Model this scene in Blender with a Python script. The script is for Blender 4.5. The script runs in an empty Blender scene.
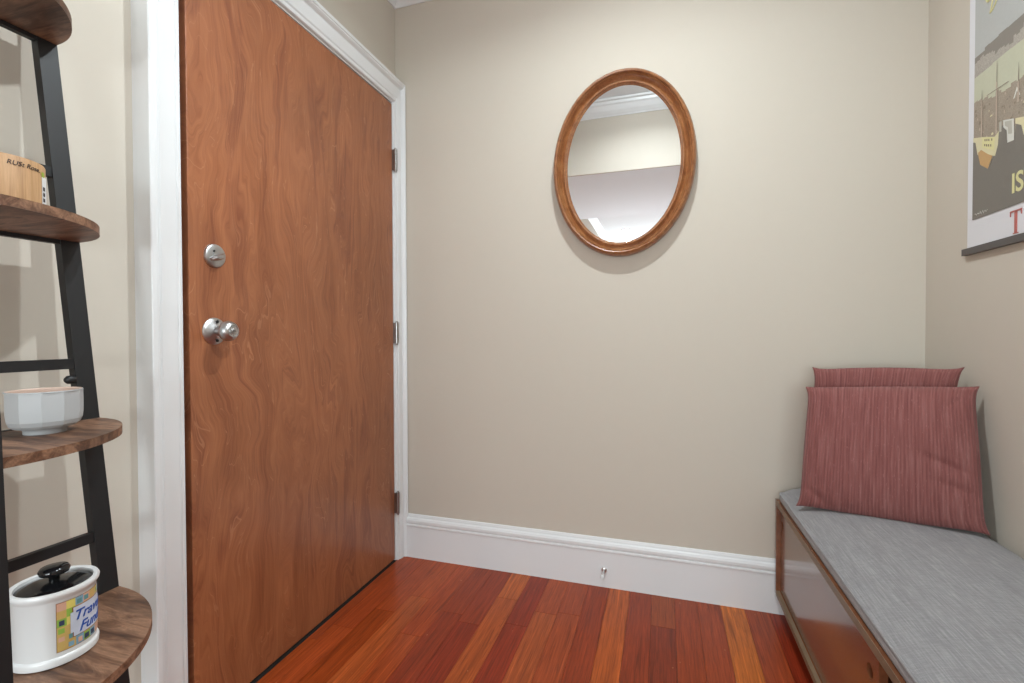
import bpy, bmesh, math, random
from mathutils import Vector, Matrix
random.seed(7)
S = bpy.context.scene
COL = S.collection
PI = math.pi

# ------------------------------------------------------------------ camera
cam_d = bpy.data.cameras.new('camera')
cam_d.sensor_width = 36.0
cam_d.lens = 476.45 / 1024 * 36.0
cam_d.clip_start = 0.02
cam = bpy.data.objects.new('camera', cam_d)
COL.objects.link(cam)
YAW, PITCH, ROLL = 0.307126, 0.0160245, 0.0033807
F = Vector((-math.sin(YAW) * math.cos(PITCH), math.cos(YAW) * math.cos(PITCH), -math.sin(PITCH)))
R = Vector((math.cos(YAW), math.sin(YAW), 0))
D = F.cross(R)
R2 = math.cos(ROLL) * R + math.sin(ROLL) * D
D2 = -math.sin(ROLL) * R + math.cos(ROLL) * D
M = Matrix((R2, -D2, -F)).transposed().to_4x4()
M.translation = Vector((1.161, -1.955, 1.03))
cam.matrix_world = M
S.camera = cam

# ------------------------------------------------------------------ world, lights, exposure
w = bpy.data.worlds.new('world')
S.world = w
w.use_nodes = True
w.node_tree.nodes['Background'].inputs['Color'].default_value = (0.9, 0.95, 1.0, 1)
w.node_tree.nodes['Background'].inputs['Strength'].default_value = 0.02
S.view_settings.view_transform = 'Standard'
S.view_settings.look = 'None'
S.view_settings.exposure = 0.0
S.view_settings.gamma = 1.0
S.view_settings.use_curve_mapping = False


def area(name, loc, size, power, color, direction=(0, 0, -1), size_y=None, spread=None, shape=None):
    l = bpy.data.lights.new(name, 'AREA')
    l.energy = power
    l.color = color
    l.size = size
    l.shape = shape or ('RECTANGLE' if size_y else 'DISK')
    if size_y:
        l.size_y = size_y
    if spread:
        l.spread = spread
    o = bpy.data.objects.new(name, l)
    COL.objects.link(o)
    o.location = loc
    o.rotation_euler = Vector(direction).to_track_quat('-Z', 'Y').to_euler()
    return o




def point(name, loc, power, radius):
    l = bpy.data.lights.new(name, 'POINT')
    l.energy = power
    l.color = LAMP
    l.shadow_soft_size = radius
    o = bpy.data.objects.new(name, l)
    COL.objects.link(o)
    o.location = loc
    return o


LAMP = (0.87, 0.96, 1.0)
area('hall_downlight', (1.08, -0.84, 2.56), 0.08, 14.5, LAMP, spread=2.75)
point('hall_fill', (1.08, -0.84, 2.53), 7.5, 0.05)  # bare point light added to fill the upper entry; no dome fixture
sp = bpy.data.lights.new('soffit_spot', 'SPOT')      # swivelling recessed spot turned to the shelf wall
sp.energy = 46
sp.color = LAMP
sp.shadow_soft_size = 0.022
sp.spot_size = math.radians(78)
sp.spot_blend = 0.7
so_ = bpy.data.objects.new('soffit_spot', sp)
COL.objects.link(so_)
so_.location = (1.38, -1.50, 2.130)
so_.rotation_euler = (Vector((0.0, -1.50, 1.28)) - so_.location).to_track_quat('-Z', 'Y').to_euler()
for (lx, ly) in ((0.62, -5.6), (0.60, -6.5), (2.3, -4.2), (2.3, -6.0)):
    area('room_downlight', (lx, ly, 2.605), 0.1, 5, LAMP)
area('rear_fill', (1.2, -7.42, 1.25), 2.6, 135, (0.80, 0.95, 1.0), (0, 1, 0), 1.9)  # fill light added before the solid end wall; no window there
point('soffit_fill', (0.95, -3.05, 1.0), 38, 0.14)  # unseen fill light added to brighten soffit and entry; no lamp stands here


# ------------------------------------------------------------------ node helper
class NT:
    def __init__(s, name):
        s.m = bpy.data.materials.new(name)
        s.m.use_nodes = True
        s.t = s.m.node_tree
        s.b = s.t.nodes['Principled BSDF']

    def n(s, kind, **kw):
        nd = s.t.nodes.new(kind)
        for k, v in kw.items():
            if k.startswith('_'):
                setattr(nd, k[1:], v)
            else:
                key = k.replace('__', ' ')
                if isinstance(v, bpy.types.NodeSocket):
                    s.t.links.new(v, nd.inputs[key])
                else:
                    nd.inputs[key].default_value = v
        return nd

    def link(s, a, b):
        s.t.links.new(a, b)

    def coord(s, which='Object', scale=(1, 1, 1), loc=(0, 0, 0), rot=(0, 0, 0)):
        tc = s.n('ShaderNodeTexCoord')
        mp = s.n('ShaderNodeMapping', Scale=scale, Location=loc, Rotation=rot)
        s.link(tc.outputs[which], mp.inputs['Vector'])
        return mp.outputs['Vector']

    def noise(s, vec, scale=5.0, detail=4.0, rough=0.55, dist=0.0):
        nd = s.n('ShaderNodeTexNoise', Vector=vec, Scale=scale, Detail=detail, Roughness=rough, Distortion=dist)
        return nd.outputs['Fac']

    def ramp(s, fac, stops, interp='LINEAR'):
        nd = s.n('ShaderNodeValToRGB')
        cr = nd.color_ramp
        cr.interpolation = interp
        while len(cr.elements) < len(stops):
            cr.elements.new(0.5)
        for e, (p, c) in zip(cr.elements, stops):
            e.position = p
            e.color = (c[0], c[1], c[2], 1)
        s.link(fac, nd.inputs['Fac'])
        return nd.outputs['Color']

    def mix(s, fac, a, b, mode='MIX'):
        nd = s.t.nodes.new('ShaderNodeMix')
        nd.data_type = 'RGBA'
        nd.blend_type = mode
        for sock, v in ((nd.inputs[0], fac), (nd.inputs[6], a), (nd.inputs[7], b)):
            if isinstance(v, bpy.types.NodeSocket):
                s.link(v, sock)
            elif isinstance(v, (int, float)):
                sock.default_value = v
            else:
                sock.default_value = (v[0], v[1], v[2], 1)
        return nd.outputs[2]

    def math(s, op, a, b=0.0):
        nd = s.n('ShaderNodeMath', _operation=op)
        for i, v in enumerate((a, b)):
            if isinstance(v, bpy.types.NodeSocket):
                s.link(v, nd.inputs[i])
            else:
                nd.inputs[i].default_value = v
        return nd.outputs[0]

    def bump(s, h, strength=0.2, dist=0.002):
        nd = s.n('ShaderNodeBump', Strength=strength, Distance=dist, Height=h)
        s.link(nd.outputs['Normal'], s.b.inputs['Normal'])

    def set(s, **kw):
        for k, v in kw.items():
            key = k.replace('__', ' ')
            sock = s.b.inputs[key]
            if isinstance(v, bpy.types.NodeSocket):
                s.link(v, sock)
            elif isinstance(v, (tuple, list)):
                sock.default_value = (v[0], v[1], v[2], 1)
            else:
                sock.default_value = v
        return s


def hexc(h):
    out = []
    for i in (0, 2, 4):
        c = int(h[i:i + 2], 16) / 255
        out.append(c / 12.92 if c <= 0.04045 else ((c + 0.055) / 1.055) ** 2.4)
    return tuple(out)


def plain(name, col, rough=0.5, metal=0.0, bump=0.0, bscale=200.0, var=0.06):
    n = NT(name)
    v = n.coord()
    f = n.noise(v, bscale * 0.1, 3)
    c = n.mix(f, tuple(x * (1 - var) for x in col), tuple(min(1, x * (1 + var)) for x in col))
    n.set(Base__Color=c, Roughness=rough, Metallic=metal)
    if bump:
        n.bump(n.noise(v, bscale, 3), bump, 0.001)
    return n.m


MAT = {}
MAT['paint'] = plain('wall_paint', hexc('C9C1B4'), 0.75, 0, 0.10, 260, 0.012)
MAT['ceil'] = plain('ceiling_paint', hexc('E4E8EC'), 0.8, 0, 0.05, 200, 0.01)
MAT['trim'] = plain('white_trim_paint', hexc('E4E6E7'), 0.35, 0, 0.03, 60, 0.012)
MAT['steel'] = plain('satin_steel', (0.50, 0.50, 0.50), 0.34, 1.0, 0.03, 300, 0.05)
MAT['dark_metal'] = plain('aged_hinge_metal', (0.36, 0.35, 0.34), 0.3, 1.0, 0.05, 200, 0.1)
MAT['black'] = plain('matte_black_steel', (0.009, 0.009, 0.010), 0.5, 0.0, 0.03, 400, 0.1)
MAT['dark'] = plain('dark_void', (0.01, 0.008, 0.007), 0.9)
MAT['bright_steel'] = plain('bright_steel', (0.78, 0.78, 0.78), 0.3, 1.0)
MAT['rubber'] = plain('white_rubber', (0.75, 0.76, 0.76), 0.5)
MAT['slot'] = plain('key_slot', (0.05, 0.05, 0.05), 0.5, 1.0)
MAT['black_gloss'] = plain('black_glaze', (0.006, 0.006, 0.007), 0.12, 0, 0, 50, 0.1)
MAT['ceramic'] = plain('white_ceramic', (0.74, 0.74, 0.74), 0.28, 0, 0.02, 40, 0.01)
MAT['bowl'] = plain('grey_white_ceramic', (0.43, 0.435, 0.44), 0.5, 0, 0.05, 150, 0.03)
MAT['bowl_in'] = plain('blush_glaze', (0.62, 0.46, 0.38), 0.4, 0, 0, 300, 0.12)
MAT['rail'] = plain('grey_stained_rail', hexc('55514F'), 0.5, 0, 0.05, 90, 0.1)
MAT['paper'] = plain('white_poster_paper', hexc('DCDCE0'), 0.6, 0, 0.0, 30, 0.01)
MAT['lens'] = NT('lit_lamp_lens').set(Base__Color=(1, 1, 1), Emission__Color=(1, 0.95, 0.87), Emission__Strength=9.0).m


def mk_mirror():
    n = NT('mirror_glass')
    v = n.coord()
    n.set(Base__Color=(0.90, 0.91, 0.92), Metallic=1.0, Roughness=0.0)
    return n.m


MAT['mirror'] = mk_mirror()


def mk_door():
    n = NT('red_brown_birch_veneer')
    warp = n.n('ShaderNodeTexNoise', Vector=n.coord(scale=(1, 2.2, 0.9)), Scale=1.7, Detail=3.0, Roughness=0.5, Distortion=0.6)
    tc = n.coord(scale=(1, 1, 1))
    add = n.n('ShaderNodeVectorMath', _operation='MULTIPLY_ADD')
    n.link(warp.outputs['Color'], add.inputs[0])
    add.inputs[1].default_value = (0.3, 0.34, 0.5)
    n.link(tc, add.inputs[2])
    st = n.n('ShaderNodeMapping', Scale=(1, 9, 1.1))
    n.link(add.outputs[0], st.inputs['Vector'])
    broad = n.noise(st.outputs['Vector'], 1.5, 5, 0.55, 0.5)
    st2 = n.n('ShaderNodeMapping', Scale=(1, 60, 2.4))
    n.link(add.outputs[0], st2.inputs['Vector'])
    fine = n.noise(st2.outputs['Vector'], 3.0, 4, 0.6)
    blot = n.noise(n.coord(scale=(1, 1.5, 0.9)), 2.3, 3, 0.5, 0.3)
    c = n.ramp(broad, [(0.25, hexc('874C31')), (0.42, hexc('A1623F')), (0.55, hexc('B06F4A')), (0.62, hexc('94573A')), (0.75, hexc('8C5035'))])
    c = n.mix(0.38, c, n.ramp(fine, [(0.3, hexc('693720')), (0.7, hexc('B2764F'))]), 'MIX')
    c = n.mix(0.5, c, n.ramp(blot, [(0.3, (0.56, 0.52, 0.50)), (0.7, (0.97, 0.93, 0.90))]), 'MULTIPLY')
    # thin pale crack-like figure
    wv = n.n('ShaderNodeTexNoise', Vector=st.outputs['Vector'], Scale=2.1, Detail=2.0, Roughness=0.4, Distortion=1.4).outputs['Fac']
    ln = n.math('LESS_THAN', n.math('ABSOLUTE', n.math('SUBTRACT', wv, 0.52)), 0.004)
    ln = n.math('MULTIPLY', ln, n.noise(n.coord(), 6, 2))
    c = n.mix(n.math('MULTIPLY', ln, 0.55), c, hexc('C9926D'))
    n.set(Base__Color=c, Roughness=0.33, Coat__Weight=0.15, Coat__Roughness=0.25)
    n.bump(fine, 0.05, 0.001)
    return n.m


MAT['door'] = mk_door()


def mk_floor():
    n = NT('brazilian_cherry_strip_floor')
    at = n.n('ShaderNodeAttribute', _attribute_name='plank')
    sc = n.n('ShaderNodeVectorMath', _operation='SCALE')
    n.link(at.outputs['Color'], sc.inputs[0])
    sc.inputs['Scale'].default_value = 37.0
    add = n.n('ShaderNodeVectorMath', _operation='ADD')
    n.link(n.coord(), add.inputs[0])
    n.link(sc.outputs[0], add.inputs[1])
    mp = n.n('ShaderNodeMapping', Scale=(42, 1.6, 1))
    n.link(add.outputs[0], mp.inputs['Vector'])
    g = n.noise(mp.outputs['Vector'], 2.0, 5, 0.6, 0.8)
    mp2 = n.n('ShaderNodeMapping', Scale=(150, 5, 1))
    n.link(add.outputs[0], mp2.inputs['Vector'])
    g2 = n.noise(mp2.outputs['Vector'], 2.0, 3, 0.6)
    c = n.mix(0.8, at.outputs['Color'], n.ramp(g, [(0.28, (0.44, 0.38, 0.36)), (0.45, (0.92, 0.90, 0.88)), (0.58, (1.08, 1.08, 1.06)), (0.72, (1.5, 1.55, 1.5))]), 'MULTIPLY')
    c = n.mix(0.8, c, n.ramp(g2, [(0.3, (0.66, 0.62, 0.6)), (0.7, (1.22, 1.22, 1.22))]), 'MULTIPLY')
    mp3 = n.n('ShaderNodeMapping', Scale=(26, 0.8, 1))
    n.link(add.outputs[0], mp3.inputs['Vector'])
    st = n.n('ShaderNodeTexNoise', Vector=mp3.outputs['Vector'], Scale=1.6, Detail=3.0, Roughness=0.5, Distortion=1.2).outputs['Fac']
    sl = n.math('LESS_THAN', n.math('ABSOLUTE', n.math('SUBTRACT', n.math('FRACT', n.math('MULTIPLY', st, 7.0)), 0.5)), 0.09)
    c = n.mix(n.math('MULTIPLY', sl, 0.22), c, hexc('4A1D10'))
    dots = n.noise(n.coord(), 55, 1, 0.4)
    c = n.mix(n.math('MULTIPLY', n.math('GREATER_THAN', dots, 0.79), 0.5), c, hexc('D8A070'))
    n.set(Base__Color=c, Roughness=n.math('ADD', n.math('MULTIPLY', g2, 0.12), 0.25))
    n.b.inputs['Specular IOR Level'].default_value = 0.3
    n.bump(g2, 0.06, 0.001)
    return n.m


MAT['floor'] = mk_floor()


def wood(name, stops, axis_scale, rough=0.5, scale=2.0, fine=0.35, coat=0.0, blot=None):
    n = NT(name)
    v = n.coord(scale=axis_scale)
    a = n.noise(v, scale, 6, 0.62, 0.9)
    b = n.noise(v, scale * 7, 3, 0.6)
    c = n.ramp(a, stops)
    c = n.mix(fine, c, n.ramp(b, [(0.3, (0.55, 0.53, 0.52)), (0.7, (1.2, 1.2, 1.2))]), 'MULTIPLY')
    if blot:
        k = n.noise(n.coord(scale=tuple(s * 0.35 for s in axis_scale)), scale * 1.3, 4, 0.6)
        c = n.mix(1.0, c, n.ramp(k, [(0.36, blot), (0.52, (1, 1, 1))]), 'MULTIPLY')
    n.set(Base__Color=c, Roughness=rough, Coat__Weight=coat, Coat__Roughness=0.12)
    if not coat:
        n.bump(b, 0.08, 0.001)
    return n.m


MAT['rustic'] = wood('rustic_brown_board', [(0.25, hexc('39261C')), (0.42, hexc('6A4834')), (0.56, hexc('957057')), (0.66, hexc('704D39')), (0.8, hexc('4A3226'))], (4.5, 26, 26), 0.5, 1.6, 0.6, 0, (0.40, 0.37, 0.36))
MAT['walnut'] = wood('walnut_veneer', [(0.25, hexc('5E3622')), (0.5, hexc('784A31')), (0.75, hexc('88573B'))], (8, 1.2, 12), 0.24, 1.6, 0.25, 0.6)
MAT['walnut_end'] = wood('walnut_edge', [(0.25, hexc('6E5C49')), (0.75, hexc('8B765C'))], (10, 2, 10), 0.45, 2.0, 0.25)
MAT['frame'] = wood('oval_frame_wood', [(0.25, hexc('784726')), (0.5, hexc('98623A')), (0.75, hexc('B07C50'))], (9, 9, 9), 0.32, 2.5, 0.45, 0.3)
MAT['cup'] = wood('pale_cup_wood', [(0.25, hexc('97704C')), (0.5, hexc('B48C62')), (0.75, hexc('C9A47C'))], (60, 60, 3), 0.55, 1.5, 0.25)
MAT['ink'] = plain('dark_ink', (0.03, 0.02, 0.02), 0.7)


def mk_cushion():
    n = NT('heather_grey_upholstery')
    a = n.noise(n.coord(scale=(420, 16, 420)), 1.0, 3, 0.6)
    b = n.noise(n.coord(scale=(30, 300, 30)), 1.5, 2, 0.6)
    d = n.noise(n.coord(scale=(30, 2.5, 30)), 1.2, 3, 0.6)
    c = n.ramp(a, [(0.30, hexc('7B7A7D')), (0.50, hexc('8E8D8F')), (0.72, hexc('ABAAAB'))])
    c = n.mix(0.35, c, n.ramp(b, [(0.3, hexc('767578')), (0.7, hexc('A1A0A1'))]))
    c = n.mix(0.4, c, n.ramp(d, [(0.3, (0.8, 0.8, 0.8)), (0.7, (1.1, 1.1, 1.1))]), 'MULTIPLY')
    n.set(Base__Color=c, Roughness=0.9, Sheen__Weight=0.15)
    n.bump(n.math('ADD', a, b), 0.35, 0.002)
    return n.m


MAT['cushion'] = mk_cushion()


def mk_pillow():
    n = NT('rust_red_woven_stripe')
    uv = n.coord('UV', scale=(70, 3.0, 1))
    a = n.noise(uv, 1.0, 3, 0.6)
    fl = n.noise(n.coord('UV', scale=(150, 22, 1)), 1.0, 2, 0.6)
    wv = n.n('ShaderNodeTexWave', Vector=n.coord('UV'), Scale=17.0, Distortion=0.6, Detail=1.0)
    th = n.noise(n.coord('UV', scale=(60, 320, 1)), 1.0, 2)
    c = n.ramp(a, [(0.28, hexc('6F3C3A')), (0.5, hexc('844E4A')), (0.72, hexc('9A6864'))])
    c = n.mix(0.22, c, n.ramp(wv.outputs['Fac'], [(0.2, hexc('683735')), (0.8, hexc('935B57'))]))
    fleck = n.math('MULTIPLY', n.math('GREATER_THAN', fl, 0.66), 0.35)
    c = n.mix(fleck, c, hexc('B4847F'))
    c = n.mix(0.25, c, n.ramp(th, [(0.3, (0.75, 0.75, 0.75)), (0.7, (1.15, 1.15, 1.15))]), 'MULTIPLY')
    n.set(Base__Color=c, Roughness=0.9, Sheen__Weight=0.1)
    n.bump(n.math('ADD', n.math('MULTIPLY', wv.outputs['Fac'], 0.7), a), 0.5, 0.003)
    return n.m


MAT['pillow'] = mk_pillow()


# ------------------------------------------------------------------ mesh helpers
class MB:
    def __init__(s):
        s.bm = bmesh.new()
        s.mats = []
        s.mi = 0

    def use(s, m):
        m = MAT[m] if isinstance(m, str) else m
        if m not in s.mats:
            s.mats.append(m)
        s.mi = s.mats.index(m)
        return s

    def face(s, vs, smooth=False):
        try:
            f = s.bm.faces.new(vs)
        except ValueError:
            return None
        f.material_index = s.mi
        f.smooth = smooth
        return f

    def box(s, x0, x1, y0, y1, z0, z1, bevel=0.0, seg=2):
        r = bmesh.ops.create_cube(s.bm, size=1.0)
        vs = r['verts']
        for v in vs:
            v.co = Vector(((x0 + x1) / 2 + v.co.x * (x1 - x0), (y0 + y1) / 2 + v.co.y * (y1 - y0), (z0 + z1) / 2 + v.co.z * (z1 - z0)))
        fs = set(f for v in vs for f in v.link_faces)
        for f in fs:
            f.material_index = s.mi
        if bevel:
            es = list(set(e for v in vs for e in v.link_edges))
            rr = bmesh.ops.bevel(s.bm, geom=es, offset=bevel, segments=seg, profile=0.5, affect='EDGES')
            for f in rr['faces']:
                f.material_index = s.mi
        return s

    def lathe(s, prof, origin=(0, 0, 0), axis='Z', n=48, a0=0.0, a1=2 * PI, smooth=True, radial=None):
        """prof: (radius, height) pairs; axis may be 'X','Y','Z' (height direction)"""
        o = Vector(origin)
        full = abs(a1 - a0 - 2 * PI) < 1e-6
        cnt = n if full else n + 1
        rings = []
        for (r, h) in prof:
            ring = []
            for i in range(cnt):
                a = a0 + (a1 - a0) * i / n
                rr = r * (radial(a, h) if radial else 1)
                u, v = rr * math.cos(a), rr * math.sin(a)
                p = {'Z': Vector((u, v, h)), 'X': Vector((h, u, v)), 'Y': Vector((v, h, u))}[axis]
                ring.append(s.bm.verts.new(o + p))
            rings.append(ring)
        for k in range(len(rings) - 1):
            A, B = rings[k], rings[k + 1]
            for i in range(n):
                j = (i + 1) % cnt
                s.face([A[i], A[j], B[j], B[i]], smooth)
        return s

    def sweep(s, rings, closed=False, cap=True, smooth=False):
        """rings: list of lists of points (same count), profile open or closed loop"""
        R_ = [[s.bm.verts.new(Vector(p)) for p in r] for r in rings]
        n = len(R_[0])
        m = len(R_)
        for k in range(m if closed else m - 1):
            A, B = R_[k], R_[(k + 1) % m]
            for i in range(n):
                s.face([A[i], A[(i + 1) % n], B[(i + 1) % n], B[i]], smooth)
        if cap and not closed:
            s.face(R_[0][::-1])
            s.face(R_[-1])
        return s

    def tube(s, pts, r, n=12, smooth=True):
        pts = [Vector(p) for p in pts]
        rings = []
        for i, p in enumerate(pts):
            t = (pts[min(i + 1, len(pts) - 1)] - pts[max(i - 1, 0)]).normalized()
            up = Vector((0, 0, 1)) if abs(t.z) < 0.9 else Vector((1, 0, 0))
            a = t.cross(up).normalized()
            b = t.cross(a)
            rr = r[i] if isinstance(r, (list, tuple)) else r
            rings.append([p + a * rr * math.cos(2 * PI * k / n) + b * rr * math.sin(2 * PI * k / n) for k in range(n)])
        return s.sweep(rings, smooth=smooth)

    def poly(s, pts):
        return s.face([s.bm.verts.new(Vector(p)) for p in pts])

    def build(s, name, mat=None, parent=None, smooth=None, fix=True):
        me = bpy.data.meshes.new(name)
        if fix:
            bmesh.ops.recalc_face_normals(s.bm, faces=s.bm.faces[:])
        s.bm.to_mesh(me)
        s.bm.free()
        if mat:
            me.materials.append(MAT[mat] if isinstance(mat, str) else mat)
        for m in s.mats:
            me.materials.append(m)
        o = bpy.data.objects.new(name, me)
        COL.objects.link(o)
        if smooth is not None:
            for p in me.polygons:
                p.use_smooth = smooth
        if parent:
            o.parent = parent
            o.matrix_parent_inverse = Matrix.Translation(-parent.location)
        return o


def auto_smooth(o, ang=35):
    for p in o.data.polygons:
        p.use_smooth = True
    bm = bmesh.new()
    bm.from_mesh(o.data)
    for e in bm.edges:
        if len(e.link_faces) == 2 and e.calc_face_angle(0) > math.radians(ang):
            e.smooth = False
    bm.to_mesh(o.data)
    bm.free()
    return o


def tag(o, label=None, cat=None, group=None, kind=None):
    if label:
        o['label'] = label
    if cat:
        o['category'] = cat
    if group:
        o['group'] = group
    if kind:
        o['kind'] = kind
    return o


def root(name, loc, label, cat, group=None):
    o = bpy.data.objects.new(name, None)
    o.empty_display_size = 0.05
    COL.objects.link(o)
    o.location = loc
    return tag(o, label, cat, group)


def boolean_cut(o, cutter):
    md = o.modifiers.new('cut', 'BOOLEAN')
    md.object = cutter
    md.operation = 'DIFFERENCE'
    md.solver = 'EXACT'
    bpy.context.view_layer.update()
    dg = bpy.context.evaluated_depsgraph_get()
    me = bpy.data.meshes.new_from_object(o.evaluated_get(dg))
    o.modifiers.clear()
    o.data = me
    bpy.data.objects.remove(cutter)


def text_mesh(body, size, extrude=0.0004, shear=0.0, bold=0.0, xscale=1.0):
    """text as a list of verts/faces, lower-left based, in its own x/y plane"""
    cu = bpy.data.curves.new('lettering', 'FONT')
    cu.body = body
    cu.size = size
    cu.extrude = extrude
    cu.shear = shear
    cu.offset = bold
    cu.resolution_u = 4
    cu.align_x = 'CENTER'
    cu.align_y = 'CENTER'
    o = bpy.data.objects.new('lettering', cu)
    COL.objects.link(o)
    bpy.context.view_layer.update()
    dg = bpy.context.evaluated_depsgraph_get()
    me = bpy.data.meshes.new_from_object(o.evaluated_get(dg))
    V = [Vector((v.co.x * xscale, v.co.y, v.co.z)) for v in me.vertices]
    P = [list(p.vertices) for p in me.polygons]
    bpy.data.objects.remove(o)
    return V, P


def add_text(mb, VP, fn):
    V, P = VP
    vs = [mb.bm.verts.new(fn(v)) for v in V]
    for p in P:
        mb.face([vs[i] for i in p])


# ------------------------------------------------------------------ the room
XL, XR = -0.02, 2.005          # left and right wall planes
ZC = 2.622                     # ceiling
YH = -1.45                     # face of the header over the opening
YS = -2.75                     # end of the low soffit behind it
ZS = 2.15

# floor: strip boards running towards the back wall
fl = MB()
fl.use('dark')
fl.box(-0.45, 4.3, -7.6, 0.2, -0.06, -0.0105)
fl.use('floor')
PALETTE = [hexc(h) for h in ('9C4A26', 'A04E2A', '93441F', '8C3E20', 'A9562C', '97472A', '8A3A1E', '9A4B2B')]
FAR = {0: '9A4727', 1: '9E4A28', 2: 'A24F2B', 3: '9D4828', 4: '8A3B22', 5: '8A3A22', 6: 'B05E30', 7: '86331F', 8: '98482A', 9: '97462A', 10: '8C3C20',
       11: 'AE5B2C', 12: '8B3B23', 13: '8F4728', 14: '8E3F23', 15: '964527', 16: 'B86A30', 17: '94452A', 18: '863321', 19: '93442A'}
NEAR = {0: 'A14C29', 1: '94431F', 2: 'A85831', 3: '9C4A28', 4: '8A3A24', 5: '86321F', 6: 'A4532B', 7: '8A3320', 8: 'A35532', 9: '9B4A2B', 10: '8F4023',
        11: 'A75329', 12: '87371F', 13: '7E3522', 14: '93452A', 15: '924024', 16: 'B8652C', 17: '904026', 18: '7C2A1C', 19: '8F3F26'}
JOINT = {0: -0.55, 1: -0.42, 2: -0.30, 3: -0.52, 4: -0.36, 5: -0.40, 6: -0.21, 7: -0.36, 8: -0.26, 9: -0.24, 10: -0.62, 11: -0.70, 12: -0.55, 13: -0.22, 14: -0.5, 15: -0.6, 16: -0.9, 17: -0.8, 18: -0.7, 19: -0.4}
faces_col = []
PW = 0.0825
X0 = 0.0485 - 2 * PW
for k in range(-3, 53):
    xa = X0 + PW * k + 0.0004
    xb = xa + PW - 0.0008
    ys = [0.12]
    idx = int(round((xa - 0.0485) / PW)) + 0
    if idx in JOINT:
        ys.append(JOINT[idx])
    while ys[-1] > -7.55:
        ys.append(max(-7.6, ys[-1] - random.uniform(0.45, 1.1)))
    for i in range(len(ys) - 1):
        if idx in FAR and i == 0:
            c = hexc(FAR[idx])
        elif idx in NEAR and i == 1:
            c = hexc(NEAR[idx])
        else:
            c = random.choice(PALETTE)
        j = random.uniform(0.97, 1.03)
        n0 = len(fl.bm.faces)
        fl.box(xa, xb, ys[i + 1] + 0.0004, ys[i] - 0.0004, -0.0105, 0.0)
        fl.bm.faces.ensure_lookup_table()
        faces_col.append((n0, len(fl.bm.faces), (c[0] * j * 1.12, c[1] * j * random.uniform(0.94, 1.0), c[2] * j * 0.72)))
floor = fl.build('floor')
att = floor.data.color_attributes.new('plank', 'FLOAT_COLOR', 'CORNER')
for (a, b, c) in faces_col:
    for fi in range(a, b):
        for li in floor.data.polygons[fi].loop_indices:
            att.data[li].color = (c[0], c[1], c[2], 1)
tag(floor, 'glossy red brown strip wood floor of the entry', 'floor', kind='structure')

DY0, DY1, DZ = -1.055, -0.062, 2.070       # door opening in the left wall
mb = MB()
mb.box(-0.16, XL, YS, DY0 - 0.012, 0, ZC)
mb.box(-0.16, XL, DY1 + 0.012, 0.12, 0, ZC)
mb.box(-0.16, XL, DY0 - 0.012, DY1 + 0.012, DZ + 0.012, ZC)
tag(mb.build('wall_left', 'paint'), 'beige painted wall with the wooden door', 'wall', kind='structure')
mb = MB().box(XL, XR + 0.14, 0.0, 0.12, 0, ZC)
tag(mb.build('wall_back', 'paint'), 'beige painted wall behind the oval mirror', 'wall', kind='structure')
mb = MB().box(XR, XR + 0.14, YS, 0.0, 0, ZC)
tag(mb.build('wall_right', 'paint'), 'beige painted wall behind bench and poster', 'wall', kind='structure')
mb = MB().box(XL, XR, YH - 0.02, YH, ZS, ZC)
tag(mb.build('wall_front', 'paint'), 'beige band of wall over the opening, seen in the mirror', 'wall', kind='structure')
mb = MB().box(XL, XR, YS, YH - 0.02, ZS, ZC)
so = mb.build('ceiling_soffit', 'ceil')
tag(so, 'pale grey lowered ceiling seen in the mirror', 'ceiling', kind='structure')
mb = MB()
mb.box(-0.16, XR + 0.14, YS, 0.12, ZC, ZC + 0.1)
mb.box(-0.16, 4.3, -7.6, YS, ZC, ZC + 0.1)
tag(mb.build('ceiling', 'ceil'), 'white flat ceiling', 'ceiling', kind='structure')
# the room behind the camera
mb = MB()
mb.box(0.10, 0.22, -7.6, YS - 0.12, 0, ZC)
mb.box(-0.16, 0.22, YS - 0.12, YS, 0, ZC)
tag(mb.build('wall_left', 'paint'), 'side wall of the room behind, seen in the mirror', 'wall', kind='structure')
mb = MB()
mb.box(4.2, 4.3, -7.6, YS, 0, ZC)
mb.box(XR, 4.3, YS - 0.12, YS, 0, ZC)
tag(mb.build('wall_right', 'paint'), 'far side wall of the room behind', 'wall', kind='structure')
mb = MB()
mb.box(0.1, 4.3, -7.6, -7.5, 0, 0.48)
mb.box(0.1, 4.3, -7.6, -7.5, 2.42, ZC)
mb.box(0.1, 4.3, -7.6, -7.5, 0.48, 2.42)
tag(mb.build('wall_front', 'paint'), 'end wall of the room behind', 'wall', kind='structure')
mb = MB().box(-0.46, -0.40, -1.4, 0.2, -0.05, 2.4)  # unseen backing added so the gaps round the door stay dark
tag(mb.build('dark_backing', 'dark'), 'near-black backing panel added behind the door', 'wall', kind='structure')

# crown mouldings
CROWN = [(0, 0), (0.006, 0.0), (0.010, 0.008), (0.016, 0.014), (0.030, 0.030), (0.048, 0.058), (0.058, 0.066), (0.062, 0.080), (0.078, 0.084), (0.080, 0.095), (0, 0.095)]
ZB = ZC - 0.095


def crown(name, label, path):
    """path: list of (point xy, inward xy diagonal vectors) - profile grows along the vector"""
    rings = []
    for (px, py), (ix, iy) in path:
        rings.append([(px + ix * w_, py + iy * w_, ZB + h) for (w_, h) in CROWN])
    o = MB().sweep(rings).build(name, 'trim')
    tag(o, label, 'crown moulding', kind='structure')


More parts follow.
